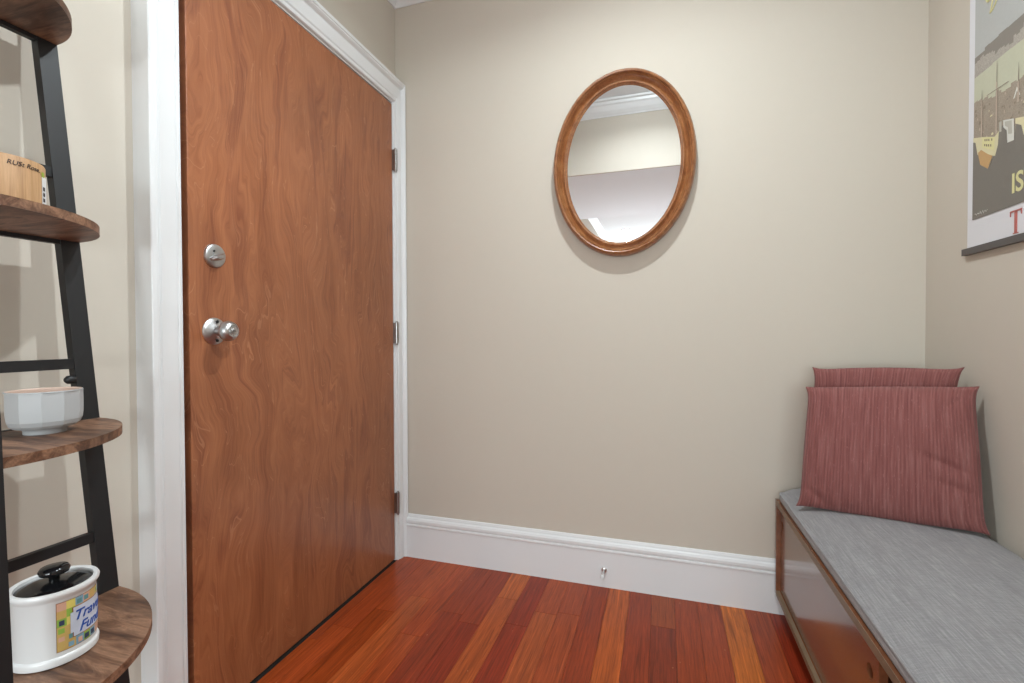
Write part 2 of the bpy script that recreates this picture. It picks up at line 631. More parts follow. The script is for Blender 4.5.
crown('trim_1', 'white crown moulding along the entry ceiling',
      [((XL, YH), (1, 1)), ((XL, 0), (1, -1)), ((XR, 0), (-1, -1)), ((XR, YH), (-1, 1)), ((XL, YH), (1, 1))])
crown('trim_2', 'white crown moulding of the room behind, seen in the mirror',
      [((0.22, YS - 0.12), (1, 0)), ((0.22, -7.5), (1, 0))])

# baseboards
BASE = [(0, 0), (0.014, 0), (0.014, 0.142), (0.0165, 0.145), (0.0165, 0.151), (0.012, 0.154), (0.012, 0.158), (0.017, 0.162), (0.017, 0.172), (0.013, 0.180), (0.008, 0.184), (0.007, 0.190), (0.004, 0.197), (0, 0.198)]


def base(name, label, p0, p1, inn):
    rings = [[(p[0] + inn[0] * w_, p[1] + inn[1] * w_, h) for (w_, h) in BASE] for p in (p0, p1)]
    tag(MB().sweep(rings).build(name, 'trim'), label, 'baseboard', kind='structure')


base('baseboard_back', 'tall white baseboard under the oval mirror', (0.030, 0), (XR, 0), (0, -1))
base('baseboard_left', 'white baseboard behind the ladder shelf', (XL, YS), (XL, -1.157), (1, 0))
base('baseboard_right', 'white baseboard behind the bench', (XR, -0.017), (XR, YS), (-1, 0))

# door jamb + casing
mb = MB()
mb.box(-0.16, 0.0, DY0 - 0.012, DY0, 0, DZ + 0.012)
mb.box(-0.16, 0.0, DY1, DY1 + 0.012, 0, DZ + 0.012)
mb.box(-0.16, 0.0, DY0, DY1, DZ, DZ + 0.012)
mb.box(-0.075, -0.052, DY0, DY0 + 0.012, 0, DZ)
mb.box(-0.075, -0.052, DY1 - 0.012, DY1, 0, DZ)
mb.box(-0.075, -0.052, DY0, DY1, DZ - 0.012, DZ)
tag(mb.build('trim_3', 'trim'), 'white door jamb inside the casing', 'door jamb', kind='structure')
CAS = [(0, XL), (0, 0.008), (0.002, 0.012), (0.010, 0.013), (0.013, 0.010), (0.016, 0.010), (0.020, 0.015), (0.058, 0.019), (0.062, 0.016), (0.066, 0.018), (0.070, 0.026), (0.074, 0.031), (0.078, 0.030), (0.081, 0.034), (0.091, 0.035), (0.093, 0.033), (0.093, XL)]
IY0, IY1, IZ = DY0 - 0.007, DY1 + 0.006, DZ + 0.006
K = 0.052 / 0.093
rings = []
rings.append([(x, IY0 - w_, 0) for (w_, x) in CAS])
rings.append([(x, IY0 - w_, IZ + w_) for (w_, x) in CAS])
rings.append([(x, IY1 + w_ * K, IZ + w_) for (w_, x) in CAS])
rings.append([(x, IY1 + w_ * K, 0) for (w_, x) in CAS])
tag(MB().sweep(rings).build('trim_4', 'trim'), 'white moulded casing around the wooden door', 'door casing', kind='structure')

# dark strip standing in for the shade in the gap under the door
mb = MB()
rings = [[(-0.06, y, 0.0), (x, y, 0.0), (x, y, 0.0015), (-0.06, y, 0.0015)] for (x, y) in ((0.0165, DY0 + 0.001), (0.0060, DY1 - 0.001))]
tag(mb.sweep(rings).build('door_gap_shade', 'dark'), 'dark strip painted as shade in the gap under the wooden door', 'painted gap shade', kind='structure')

# door
D0, D1 = -1.043, -0.0665
mb = MB().box(-0.045, 0.0, D0, D1, 0.008, 2.062, 0.0015)
door = mb.build('door_1', 'door')
tag(door, 'flush red brown wooden entry door in a white casing', 'door', kind='structure')

# hinges
for i, z in enumerate((1.812, 1.036, 0.264)):
    mb = MB()
    mb.lathe([(0, -0.054), (0.0045, -0.054), (0.0055, -0.051), (0.0055, -0.0475), (0.0086, -0.047), (0.0086, -0.016), (0.0076, -0.0155), (0.0086, -0.015), (0.0086, 0.015), (0.0076, 0.0155), (0.0086, 0.016), (0.0086, 0.047), (0.0055, 0.0475), (0.0055, 0.051), (0.0035, 0.054), (0, 0.054)], (0.0140, -0.0600, z), 'Z', 20)
    mb.box(-0.03, 0.006, -0.0662, -0.0648, z - 0.046, z + 0.046)
    mb.box(0.0005, 0.009, -0.0665, -0.0630, z - 0.046, z + 0.046)
    auto_smooth(mb.build('hinge', 'dark_metal', door), 40)

# deadbolt
KY = -0.9695
db = MB().lathe([(0, 0), (0.0315, 0), (0.0315, 0.003), (0.030, 0.006), (0.026, 0.0085), (0.012, 0.0095), (0.012, 0.012), (0, 0.012)], (0, KY, 1.243), 'X', 40).build('deadbolt', 'steel', door)
auto_smooth(db, 30)
mb = MB()
# thumb turn: a fat wing set a little askew
rings = []
for t in [i / 10 for i in range(11)]:
    s_ = -0.022 + 0.044 * t
    wd = 0.0045 + 0.0035 * math.sin(PI * t)
    ht = 0.012 + 0.016 * math.sin(PI * min(1, max(0.0, t * 0.9 + 0.05))) ** 0.6
    cy, cz = KY + 0.90 * s_, 1.239 + 0.40 * s_
    ny, nz = -0.40, 0.90
    rings.append([(0.009, cy - ny * wd, cz - nz * wd), (ht * 0.8, cy - ny * wd, cz - nz * wd), (ht, cy - ny * wd * 0.5, cz - nz * wd * 0.5), (ht, cy + ny * wd * 0.5, cz + nz * wd * 0.5), (ht * 0.8, cy + ny * wd, cz + nz * wd), (0.009, cy + ny * wd, cz + nz * wd)])
auto_smooth(MB().sweep(rings).build('thumb_turn', 'steel', db), 50)
MB().lathe([(0, 0.0088), (0.0032, 0.0088), (0.0032, 0.0108), (0, 0.0108)], (0, KY - 0.008, 1.254), 'X', 16).build('screw', 'slot', db)

# door knob
kb = MB().lathe([(0, 0), (0.036, 0), (0.036, 0.002), (0.034, 0.004), (0.026, 0.008), (0.019, 0.0110), (0.0165, 0.0125), (0.0125, 0.014), (0.0115, 0.026), (0.013, 0.031), (0.021, 0.036), (0.0265, 0.043), (0.0275, 0.050), (0.0250, 0.058), (0.0205, 0.064), (0.0160, 0.0665), (0.0150, 0.0650), (0.0118, 0.0650), (0.0110, 0.0665), (0, 0.067)], (0, KY - 0.003, 1.040), 'X', 44).build('door_knob', 'steel', door)
auto_smooth(kb, 35)
mb = MB()
mb.lathe([(0, 0.0668), (0.0075, 0.0668), (0.0075, 0.0690), (0.006, 0.0700), (0, 0.0700)], (0, KY - 0.003, 1.040), 'X', 24)
auto_smooth(mb.build('lock_button', 'steel', kb), 40)
MB().box(0.0698, 0.0704, KY - 0.0085, KY + 0.0025, 1.0391, 1.0409).build('key_slot', 'slot', kb)
for dz in (0.026, -0.026):
    MB().lathe([(0, 0.0102), (0.0040, 0.0102), (0.0040, 0.0125), (0, 0.0130)], (0, KY - 0.003, 1.040 + dz * 0.98), 'X', 14).build('screw', 'slot', kb)

# door stop on the baseboard
mb = MB()
mb.lathe([(0, -0.014), (0.0125, -0.014), (0.0125, -0.017), (0.0105, -0.021), (0.006, -0.024), (0.0042, -0.026)], (0.934, 0, 0.0705), 'Y', 24)
mb.lathe([(0.0042, -0.026), (0.0036, -0.030), (0.0036, -0.066), (0.0050, -0.068), (0, -0.070)], (0.934, 0, 0.0705), 'Y', 16)
ds = mb.build('door_stop', 'bright_steel')
auto_smooth(ds, 40)
tag(ds, 'small metal door stop with white tip on the baseboard below the mirror', 'door stop')
auto_smooth(MB().lathe([(0, -0.064), (0.0075, -0.064), (0.0088, -0.067), (0.0088, -0.076), (0.0066, -0.080), (0, -0.0805)], (0.934, 0, 0.0705), 'Y', 18).build('rubber_tip', 'rubber', ds), 40)['label'] = 'white rubber tip'

# the door stands a centimetre proud of its frame on the latch side
AJ = 0.0075
hp = Vector((0.0, D1, 0.0))
rm = Matrix.Rotation(AJ, 3, 'Z')
door.rotation_euler = (0, 0, AJ)
door.location = hp - rm @ hp

# ------------------------------------------------------------------ recessed ceiling lights
n_l = 0
for (x, y, z, lab) in ((1.08, -0.84, ZC, 'round recessed light in the entry ceiling above the floor'), (1.38, -1.50, ZS, 'round recessed light in the lowered ceiling near the bench'),
                       (0.62, -5.6, ZC, 'upper bright round ceiling light seen in the mirror'), (0.60, -6.5, ZC, 'lower bright round ceiling light seen at the bottom of the mirror')):
    r = root('recessed_light', (x, y, z), lab, 'ceiling light', 'recessed ceiling lights')
    mb = MB().lathe([(0.052, 0.0), (0.075, 0.0), (0.076, -0.003), (0.070, -0.006), (0.054, -0.006), (0.050, -0.002), (0.052, 0.0)], (x, y, z), 'Z', 36)
    auto_smooth(mb.build('trim_ring', 'trim', r), 40)
    MB().lathe([(0, -0.0015), (0.051, -0.0015), (0.051, -0.0005), (0, -0.0005)], (x, y, z), 'Z', 36).build('lens', 'lens', r)

# ------------------------------------------------------------------ oval mirror
MX, MZ, MA, MC = 1.006, 1.699, 0.274, 0.363
mr = root('oval_mirror', (MX, 0, MZ - MC), 'oval wall mirror in a moulded brown wood frame', 'mirror')
PROF = [(0.004, 0.0), (0.000, 0.003), (0.000, 0.015), (0.0025, 0.021), (0.007, 0.0255), (0.0115, 0.0275), (0.0155, 0.0265), (0.0180, 0.0235), (0.0186, 0.0205), (0.0205, 0.0212), (0.0222, 0.0200), (0.0240, 0.0140), (0.0275, 0.0080), (0.0325, 0.0052), (0.0375, 0.0068), (0.0410, 0.0108), (0.0440, 0.0130), (0.0470, 0.0128), (0.0492, 0.0100), (0.0500, 0.0070), (0.0525, 0.0068), (0.0550, 0.0045), (0.0565, 0.0012), (0.0570, 0.0)]
N = 144
TH = -0.035
rings = []
for i in range(N):
    a = 2 * PI * i / N
    ring = []
    for (w_, h) in PROF:
        u, v = (MA - w_) * math.cos(a), (MC - w_) * math.sin(a)
        ring.append((MX + u * math.cos(TH) - v * math.sin(TH), -0.010 - h * 1.55, MZ + u * math.sin(TH) + v * math.cos(TH)))
    rings.append(ring)
auto_smooth(MB().sweep(rings, closed=True).build('frame', 'frame', mr), 40)
mb = MB()
mb.lathe([(0, 0.0), (1.0, 0.0), (1.0, 0.003), (0, 0.003)], (0, 0, 0), 'Y', 96, smooth=False)
for v in mb.bm.verts:
    u, z = v.co.x * (MA - 0.0555), v.co.z * (MC - 0.0555)
    v.co = Vector((MX + u * math.cos(TH) - z * math.sin(TH), -0.017 + v.co.y, MZ + u * math.sin(TH) + z * math.cos(TH)))
MB_ = mb.build('mirror_glass', 'mirror', mr)

# ------------------------------------------------------------------ storage bench
BX, BY0, BY1 = 1.551, -0.020, -1.52
bn = root('storage_bench', (1.78, -0.77, 0), 'walnut storage bench with sliding door and grey padded seat', 'bench')
DX = BX + 0.014
mb = MB().box(BX, XR - 0.02, BY0 - 0.020, BY0, 0.083, 0.428, 0.0012)
mb.build('side_panel', 'walnut', bn)
mb = MB().box(BX, XR - 0.02, BY1, BY1 + 0.02, 0.083, 0.428, 0.0012)
mb.build('side_panel', 'walnut', bn)
mb = MB().use('walnut').box(BX + 0.0012, XR - 0.02, BY1 + 0.02, BY0 - 0.02, 0.4085, 0.4265)
mb.use('walnut_end').box(BX, BX + 0.0014, BY1 + 0.02, BY0 - 0.02, 0.4080, 0.4268)
mb.build('top_panel', None, bn)
mb = MB().use('walnut').box(BX + 0.0012, XR - 0.02, BY1 + 0.02, BY0 - 0.02, 0.0832, 0.100)
mb.use('walnut_end').box(BX, BX + 0.0014, BY1 + 0.02, BY0 - 0.02, 0.083, 0.1005)
mb.box(BX + 0.0014, DX - 0.002, BY1 + 0.02, BY0 - 0.02, 0.0995, 0.1005)
mb.build('bottom_panel', None, bn)
MB().box(XR - 0.026, XR - 0.02, BY1 + 0.02, BY0 - 0.02, 0.100, 0.4085).build('back_panel', 'walnut', bn)
MB().box(1.72, XR - 0.026, -0.775, -0.757, 0.100, 0.4085).build('divider', 'walnut', bn)
sd = MB().box(DX, DX + 0.016, -0.858, -0.0415, 0.1015, 0.4065, 0.0006).build('sliding_door', 'walnut', bn)
for hy, hz in ((-0.816, 0.338), (-0.066, 0.345)):
    ct = MB().lathe([(0, -0.03), (0.0155, -0.03), (0.0155, 0.05), (0, 0.05)], (DX, hy, hz), 'X', 32, smooth=False).build('cutter', 'walnut')
    boolean_cut(sd, ct)
mb = MB()
mb.box(1.615, 1.635, BY1 + 0.06, BY0 - 0.05, 0.0, 0.0835)
mb.box(1.93, 1.95, BY1 + 0.06, BY0 - 0.05, 0.0, 0.0835)
mb.box(1.635, 1.93, BY0 - 0.07, BY0 - 0.05, 0.0, 0.0835)
mb.box(1.635, 1.93, BY1 + 0.06, BY1 + 0.08, 0.0, 0.0835)
mb.build('plinth', 'walnut', bn)
# seat cushion
prof = [(1.585, 0.4272), (1.566, 0.4272), (1.5590, 0.431), (1.5570, 0.439), (1.5585, 0.449), (1.5600, 0.4525), (1.5615, 0.4560), (1.5645, 0.4575), (1.5675, 0.4565), (1.570, 0.4585), (1.60, 0.4720), (1.65, 0.4850), (1.72, 0.4945), (1.80, 0.4985), (1.88, 0.4985), (1.95, 0.4960), (1.985, 0.487), (1.998, 0.470), (2.000, 0.445), (1.996, 0.4272)]
rings = []
ny = 60
for i in range(ny + 1):
    y = BY0 - 0.006 + (BY1 - BY0 + 0.012) * i / ny
    e = min(1.0, (BY0 - 0.006 - y) / 0.05 + 0.001, (y - (BY1 + 0.006)) / 0.05 + 0.001)
    e = math.sqrt(max(0.0, 1 - (1 - e) ** 2))
    ring = []
    for (x, z) in prof:
        zz = 0.4272 + (z - 0.4272) * (0.90 + 0.10 * e) + (0.0012 * math.sin(y * 9 + x * 7) if z > 0.47 else 0)
        xx = x + (0.008 * (1 - e) if x < 1.6 else 0)
        ring.append((xx, y, zz))
    rings.append(ring)
cu = MB().sweep(rings).build('seat_cushion', 'cushion', bn)
pp = []
for i in range(ny + 1):
    y = BY0 - 0.010 + (BY1 - BY0 + 0.020) * i / ny
    pp.append((1.5600 + (0.006 if i in (0, ny) else 0), y, 0.4545 - (0.004 if i in (0, ny) else 0)))
MB().tube(pp, 0.0034, 10).build('piping', 'cushion', cu)
auto_smooth(cu, 70)['label'] = 'heather grey padded seat with a stitched front edge'


# ------------------------------------------------------------------ throw pillows
def pillow(bl, br, tr, tl, T, label, seed, crease=(), top=1.0):
    rnd = random.Random(seed)
    bl, br, tr, tl = map(Vector, (bl, br, tr, tl))
    n = 44
    nrm = ((br - bl).cross(tl - bl)).normalized()          # faces the room
    mb = MB()
    uvl = mb.bm.loops.layers.uv.new('UVMap')
    ph = [rnd.uniform(0, 6.28) for _ in range(8)]

    def pt(u, v, side):
        # edges bow in between the corners
        eu, ev = 2 * u - 1, 2 * v - 1
        p = bl.lerp(br, u).lerp(tl.lerp(tr, u), v)
        W, H = (br - bl).normalized(), (tl - bl).normalized()
        sag = 0.015
        sv, su = sag * (1 - abs(ev) ** 9) - 0.003 * (1 - ev * ev), sag * (1 - abs(eu) ** 9) - 0.011 * (1 - eu * eu)
        p = p - W * (math.copysign(abs(eu) ** 1.5, eu) * sv) - H * (math.copysign(abs(ev) ** 1.5, ev) * su * (top if ev > 0 else 0.6))
        fu, fv = 1 - abs(eu) ** 2.6, 1 - abs(ev) ** 2.6
        h = T * (max(0, fu) ** 0.46) * (max(0, fv) ** 0.46)
        h *= 1 + 0.05 * math.sin(5 * u + ph[0]) * math.sin(4 * v + ph[1])
        for (cu_, cv_, du, dv, ln, wd, am) in crease:
            a, b = (u - cu_) * du + (v - cv_) * dv, -(u - cu_) * dv + (v - cv_) * du
            h += am * math.exp(-(a / ln) ** 2 - (b / wd) ** 2) * (h / T)
        # ripples towards the seams
        edge = max(abs(eu), abs(ev))
        h += 0.0028 * (edge ** 4) * math.sin(26 * v + ph[2]) * max(0, fu) ** 0.5 * (abs(eu) > abs(ev)) * (h > 0.002)
        return p + nrm * h * side

    for side in (1, -1):
        g = [[mb.bm.verts.new(pt(i / n, j / n, side)) for i in range(n + 1)] for j in range(n + 1)]
        for j in range(n):
            for i in range(n):
                q = [(i, j), (i + 1, j), (i + 1, j + 1), (i, j + 1)]
                f = mb.face([g[b][a] for (a, b) in q], True)
                for lp, (a, b) in zip(f.loops, q):
                    lp[uvl].uv = (a / n, b / n + (0.37 if side < 0 else 0))
    bmesh.ops.remove_doubles(mb.bm, verts=mb.bm.verts[:], dist=0.0004)
    # seam piping
    o = mb.build('throw_pillow', 'pillow')
    sub = o.modifiers.new('soft', 'SUBSURF')
    sub.levels = 1
    sub.render_levels = 1
    tag(o, label, 'pillow', 'rust red throw pillows')
    return o


pillow((1.618, -0.085, 0.482), (1.966, -0.225, 0.490), (1.997, -0.252, 0.936), (1.634, -0.125, 0.921), 0.042,
       'rust red striped pillow behind the other one, nearer the wall corner', 3, ((0.85, 0.8, 0.7, -0.7, 0.2, 0.02, -0.008),))
pillow((1.560, -0.235, 0.472), (1.980, -0.410, 0.497), (1.996, -0.322, 0.886), (1.594, -0.205, 0.860), 0.058,
       'rust red striped pillow in front, on the grey bench seat', 5,
       ((0.84, 0.44, 0.88, -0.45, 0.17, 0.016, -0.014), (0.88, 0.29, 0.9, -0.4, 0.14, 0.016, -0.011), (0.12, 0.12, 0.7, -0.7, 0.11, 0.02, -0.016), (0.93, 0.62, 0.9, -0.4, 0.1, 0.014, -0.009), (0.9, 0.9, 0.7, 0.7, 0.1, 0.02, -0.012)), 0.3)

# ------------------------------------------------------------------ poster on the right wall
PY0, PY1, PZ0, PZ1 = -0.239, -0.86, 1.262, 2.12
po = root('wall_poster', (XR, -0.55, PZ0 - 0.01), 'printed harbour poster on a dark grey hanger rail', 'poster')


def W(y, z, d=0.0):
    return (XR - 0.006 - d, y, z)


mb = MB().box(XR - 0.006, XR - 0.005, PY1, PY0, PZ0, PZ1)
mb.build('paper_sheet', 'paper', po)
for z0 in (1.252, PZ1 - 0.010):
    MB().box(XR - 0.014, XR - 0.0005, PY1 - 0.012, PY0 + 0.012, z0, z0 + 0.019, 0.001).build('hanger_rail', 'rail', po)

PM = {}
for k, h in dict(sky='B2B4B2', hill='857F77', hilltown='A8A198', sea='BEBFA8', town='9B8F80', roof='857868', cream='D6CEA8', orange='C09A68', mass='76716A', yellow='DAD49C', red='B4625A', grey='B4B1A6', mast='8B8074', spar='B7A696', white='D2D2CA').items():  # print colours lightened, a glare haze worked into them
    nn = NT('poster_' + k)
    col = hexc(h)
    busy = k in ('town', 'hilltown')
    f = nn.noise(nn.coord(scale=(130, 130, 130)), 1.0 if not busy else 3.0, 4, 0.75)
    v = 0.07 if not busy else 0.75
    nn.set(Base__Color=nn.mix(f, tuple(c * (1 - v) for c in col), tuple(min(1, c * (1 + v)) for c in col)), Roughness=0.45)
    PM[k] = nn.m
PB0, PB1, PT0, PT1 = -0.265, PY1 + 0.025, 1.348, 2.09    # printed field
mb = MB()


def lay(key, pts, d):
    mb.use(PM[key])
    mb.poly([W(y, z, d) for (y, z) in pts])


def ragged(key, z_of, zb, step, jit, d, seed):
    rn = random.Random(seed)
    pts = [(PB0, zb)]
    y = PB0
    while y > PB1:
        y2 = max(PB1, y - step * rn.uniform(0.6, 1.5))
        z = z_of((PB0 - y) / (PB0 - PB1)) + rn.uniform(-jit, jit)
        pts += [(y, z), (y2, z + rn.uniform(-jit, jit) * 0.5)]
        y = y2
    lay(key, pts + [(PB1, zb)], d)


lay('sky', [(PB0, PT0), (PB1, PT0), (PB1, PT1), (PB0, PT1)], 0.0003)
ragged('hill', lambda t: 1.800 + 0.010 * math.sin(9 * t), 1.70, 0.03, 0.003, 0.0004, 2)
ragged('hilltown', lambda t: 1.776 + 0.012 * math.sin(17 * t + 1), 1.70, 0.012, 0.006, 0.0005, 3)
ragged('sea', lambda t: 1.747, 1.55, 0.05, 0.0015, 0.0006, 4)
ragged('town', lambda t: 1.674 - 0.10 * t * (1 - t), 1.50, 0.014, 0.006, 0.0008, 5)
rn = random.Random(9)
for k in range(150):
    yy = rn.uniform(PB1 + 0.02, PB0 - 0.004)
    zz = rn.uniform(1.545, 1.655)
    a, b = rn.uniform(0.003, 0.009), rn.uniform(0.003, 0.007)
    lay(rn.choice(('roof', 'cream', 'spar', 'roof', 'town', 'mast')), [(yy, zz), (yy - a, zz), (yy - a, zz + b), (yy - a / 2, zz + b * 1.5), (yy, zz + b)], 0.0009 + 0.000002 * k)
lay('white', [(-0.425, 1.615), (-0.438, 1.640), (-0.450, 1.615), (-0.446, 1.615), (-0.438, 1.630), (-0.430, 1.615)], 0.0014)
for (yy, z0, zm, z1) in ((-0.301, 1.567, 1.672, 1.697), (-0.362, 1.553, 1.690, 1.744), (-0.443, 1.60, 1.652, 1.698), (-0.56, 1.56, 1.68, 1.735), (-0.70, 1.56, 1.68, 1.74)):
    lay('spar', [(yy + 0.0032, z0), (yy - 0.0032, z0), (yy - 0.0020, zm), (yy + 0.0020, zm)], 0.0015)
    lay('mast', [(yy + 0.0016, zm), (yy - 0.0016, zm), (yy - 0.0004, z1), (yy + 0.0004, z1)], 0.0015)
lay('mast', [(-0.322, 1.671), (-0.408, 1.667), (-0.408, 1.669), (-0.322, 1.673)], 0.0016)
# dark crowd in front, with pale banners
lay('mass', [(PB0, PT0), (PB1, PT0), (PB1, 1.55), (-0.74, 1.57), (-0.70, 1.52), (-0.64, 1.57), (-0.60, 1.58), (-0.56, 1.53), (-0.52, 1.545), (-0.495, 1.575), (-0.475, 1.545), (-0.458, 1.552), (-0.440, 1.556), (-0.432, 1.520), (-0.404, 1.520), (-0.400, 1.556), (-0.386, 1.566), (-0.374, 1.552), (-0.366, 1.520), (-0.350, 1.492), (-0.330, 1.472), (-0.300, 1.492), (-0.288, 1.520), (-0.276, 1.562), (PB0, 1.567)], 0.0018)
lay('cream', [(-0.266, 1.579), (-0.305, 1.567), (-0.357, 1.548), (-0.374, 1.556), (-0.371, 1.522), (-0.360, 1.496), (-0.330, 1.510), (-0.300, 1.534), (-0.286, 1.524), (-0.276, 1.562), (-0.266, 1.568)], 0.0020)
lay('orange', [(-0.288, 1.530), (-0.302, 1.533), (-0.330, 1.512), (-0.350, 1.500), (-0.331, 1.472), (-0.298, 1.494)], 0.0021)
lay('yellow', [(-0.306, 1.566), (-0.358, 1.546), (-0.356, 1.513), (-0.306, 1.538)], 0.0022)
lay('grey', [(-0.375, 1.579), (-0.384, 1.577), (-0.384, 1.551), (-0.376, 1.552)], 0.0020)
lay('white', [(-0.390, 1.577), (-0.430, 1.565), (-0.431, 1.511), (-0.407, 1.513), (-0.404, 1.545), (-0.391, 1.559)], 0.0020)
lay('grey', [(-0.396, 1.571), (-0.422, 1.564), (-0.424, 1.530), (-0.410, 1.534), (-0.408, 1.552), (-0.397, 1.560)], 0.0021)
lay('cream', [(-0.435, 1.563), (-0.500, 1.545), (-0.500, 1.500), (-0.465, 1.510), (-0.456, 1.538), (-0.435, 1.550)], 0.0020)
for (yy, zz) in ((-0.316, 1.5515), (-0.324, 1.5490), (-0.332, 1.5460), (-0.344, 1.5425), (-0.315, 1.5385), (-0.323, 1.5350), (-0.331, 1.5320), (-0.340, 1.5285)):
    lay('roof', [(yy, zz), (yy - 0.005, zz - 0.002), (yy - 0.005, zz + 0.004), (yy, zz + 0.006)], 0.0024)
mb.build('print', None, po)
# lettering (only what the photograph shows of it)
mb = MB()


def on_wall(cy, cz):
    return lambda v: Vector((XR - 0.006 - 0.0023 - v.z, cy - v.x, cz + v.y))


mb.use(PM['yellow'])
add_text(mb, text_mesh('IS', 0.069, 0.0003, 0, 0.0012, 0.90), on_wall(-0.4455, 1.400))
mb.build('yellow_lettering', None, po)
mb = MB().use(PM['red'])
yT = -0.4395
mb.box(XR - 0.0078, XR - 0.0062, yT - 0.0042, yT + 0.0042, 1.278, 1.332)
mb.box(XR - 0.0078, XR - 0.0062, yT - 0.0090, yT + 0.0090, 1.276, 1.2785)
mb.box(XR - 0.0078, XR - 0.0062, yT - 0.0200, yT + 0.0200, 1.3305, 1.3345)
mb.box(XR - 0.0078, XR - 0.0062, yT - 0.0205, yT - 0.0185, 1.321, 1.3345)
mb.box(XR - 0.0078, XR - 0.0062, yT + 0.0185, yT + 0.0205, 1.321, 1.3345)
mb.build('red_lettering', None, po)
mb = MB().use(PM['yellow'])
mb.tube([W(-0.325 - 0.008 * math.cos(a), 1.932 + 0.007 * math.sin(a), 0.0012) for a in [i * 2 * PI / 12 for i in range(13)]], 0.0030, 8)
mb.tube([W(-0.352, 1.965, 0.0012), W(-0.343, 1.925, 0.0012), W(-0.334, 1.895, 0.0012), W(-0.331, 1.888, 0.0012), W(-0.336, 1.889, 0.0012), W(-0.350, 1.898, 0.0012), W(-0.363, 1.915, 0.0012), W(-0.385, 1.960, 0.0012)], 0.0017, 8)
mb.build('script_flourish', None, po)
mb = MB().use(PM['white'])
mb.tube([W(-0.277 - 0.0035 * i, 1.3605 + 0.0035 * math.sin(i * 2.1) + 0.0012 * math.cos(i * 3.7), 0.0020) for i in range(17)], 0.0007, 6)
mb.build('signature', None, po)

# ------------------------------------------------------------------ ladder shelf
def lad(z):
    s = 1.75 - z
    return 0.03 + 0.0975 * s, -1.339 + 0.0261 * s          # x of the frame front, y of the far outer edge


YC = -1.555
ld = root('ladder_shelf', (0.15, YC, 0), 'leaning black metal ladder shelf with half round rustic brown boards', 'shelf')
for sgn in (1, -1):
    rings = []
    for z in (1.80, 0.0):
        x, yo = lad(z)
        yo = yo if sgn > 0 else 2 * YC - yo
        yi = yo - 0.031 * sgn
        rings.append([(x, yi, z), (x, yo, z), (x - 0.018, yo, z), (x - 0.018, yi, z)])
    MB().sweep(rings).build('upright', 'black', ld)
# central post at the front
mb = MB()
rings = []
for z, x in ((1.215, 0.3160), (0.925, 0.354), (0.0, 0.394)):
    rings.append([(x, -1.5735, z), (x, -1.5955, z), (x - 0.022, -1.5955, z), (x - 0.022, -1.5735, z)])
mb.sweep(rings).build('front_post', 'black', ld)
for z in (1.3365, 0.9765, 0.6480, 0.30, 1.72):
    x, yo = lad(z)
    MB().box(x - 0.013, x - 0.002, 2 * YC - yo + 0.020, yo - 0.020, z - 0.0095, z + 0.0095).build('crossbar', 'black', ld)
for z, dep in ((1.604, 0.190), (1.224, 0.216), (0.870, 0.222), (0.540, 0.265)):
    x, yo = lad(z)
    hw = yo - YC
    n = 56
    for nm, zz0, zz1 in (('shelf_board', z - 0.0145, z),):
        outl = []
        for i in range(n + 1):
            a = PI / 2 - PI * i / n
            e = 1.0
            outl.append((x + 0.0005 + dep * max(0, math.cos(a)) ** e, YC + hw * math.copysign(abs(math.sin(a)) ** e, math.sin(a))))
        mb = MB()
        c0 = [(px, py, zz1) for px, py in outl]
        c1 = [(px, py, zz0) for px, py in outl]
        bt = [mb.bm.verts.new(p) for p in c0]
        bb = [mb.bm.verts.new(p) for p in c1]
        mb.face(bt)
        mb.face(bb[::-1])
        for i in range(len(bt)):
            j = (i + 1) % len(bt)
            mb.face([bt[i], bb[i], bb[j], bt[j]])
        bd = mb.build(nm, 'rustic', ld)
        auto_smooth(bd, 40)
    MB().box(x - 0.012, x - 0.0005, 2 * YC - yo + 0.030, yo - 0.030, z - 0.022, z + 0.001).build('back_rail', 'black', ld)
for z in (0.947,):
    x, yo = lad(z)
    auto_smooth(MB().lathe([(0, -0.010), (0.004, -0.010), (0.0075, -0.006), (0.0080, 0.0), (0.0070, 0.005), (0, 0.006)], (x - 0.006, yo - 0.036, z), 'Y', 16).build('bolt', 'black', ld), 60)

# ------------------------------------------------------------------ things on the shelf
# faceted bowl
bx, by, bz = 0.187, -1.4395, 0.870
mb = MB()
NF = 11


def facet(a, h):
    k = (a % (2 * PI / NF)) - PI / NF
    f = math.cos(PI / NF) / math.cos(k)
    return 1.0 if h < 0.011 or h > 0.069 else (1.0 - 0.9 * (1 - f) - 0.0)


mb.use('bowl')
out = [(0, 0.0), (0.0265, 0.0), (0.0268, 0.005), (0.0285, 0.008), (0.0385, 0.0105), (0.0440, 0.0150), (0.0468, 0.0220), (0.0478, 0.032), (0.0480, 0.050), (0.0478, 0.0685)]
mb.lathe([(r_, bz + h) for r_, h in out], (bx, by, 0), 'Z', NF * 6, smooth=True, radial=lambda a, h: facet(a, h - bz))
mb.lathe([(0.0478, bz + 0.0685), (0.0474, bz + 0.0698), (0.0464, bz + 0.0702)], (bx, by, 0), 'Z', NF * 6)
mb.use('bowl_in')
mb.lathe([(0.0464, bz + 0.0702), (0.0450, bz + 0.0685), (0.0440, bz + 0.045), (0.038, bz + 0.022), (0.020, bz + 0.013), (0, bz + 0.012)], (bx, by, 0), 'Z', NF * 6)
bmesh.ops.remove_doubles(mb.bm, verts=mb.bm.verts[:], dist=0.00005)
bo = mb.build('bowl')
auto_smooth(bo, 8)
tag(bo, 'small pale grey faceted bowl with a blush inside, on the second lowest board', 'bowl')

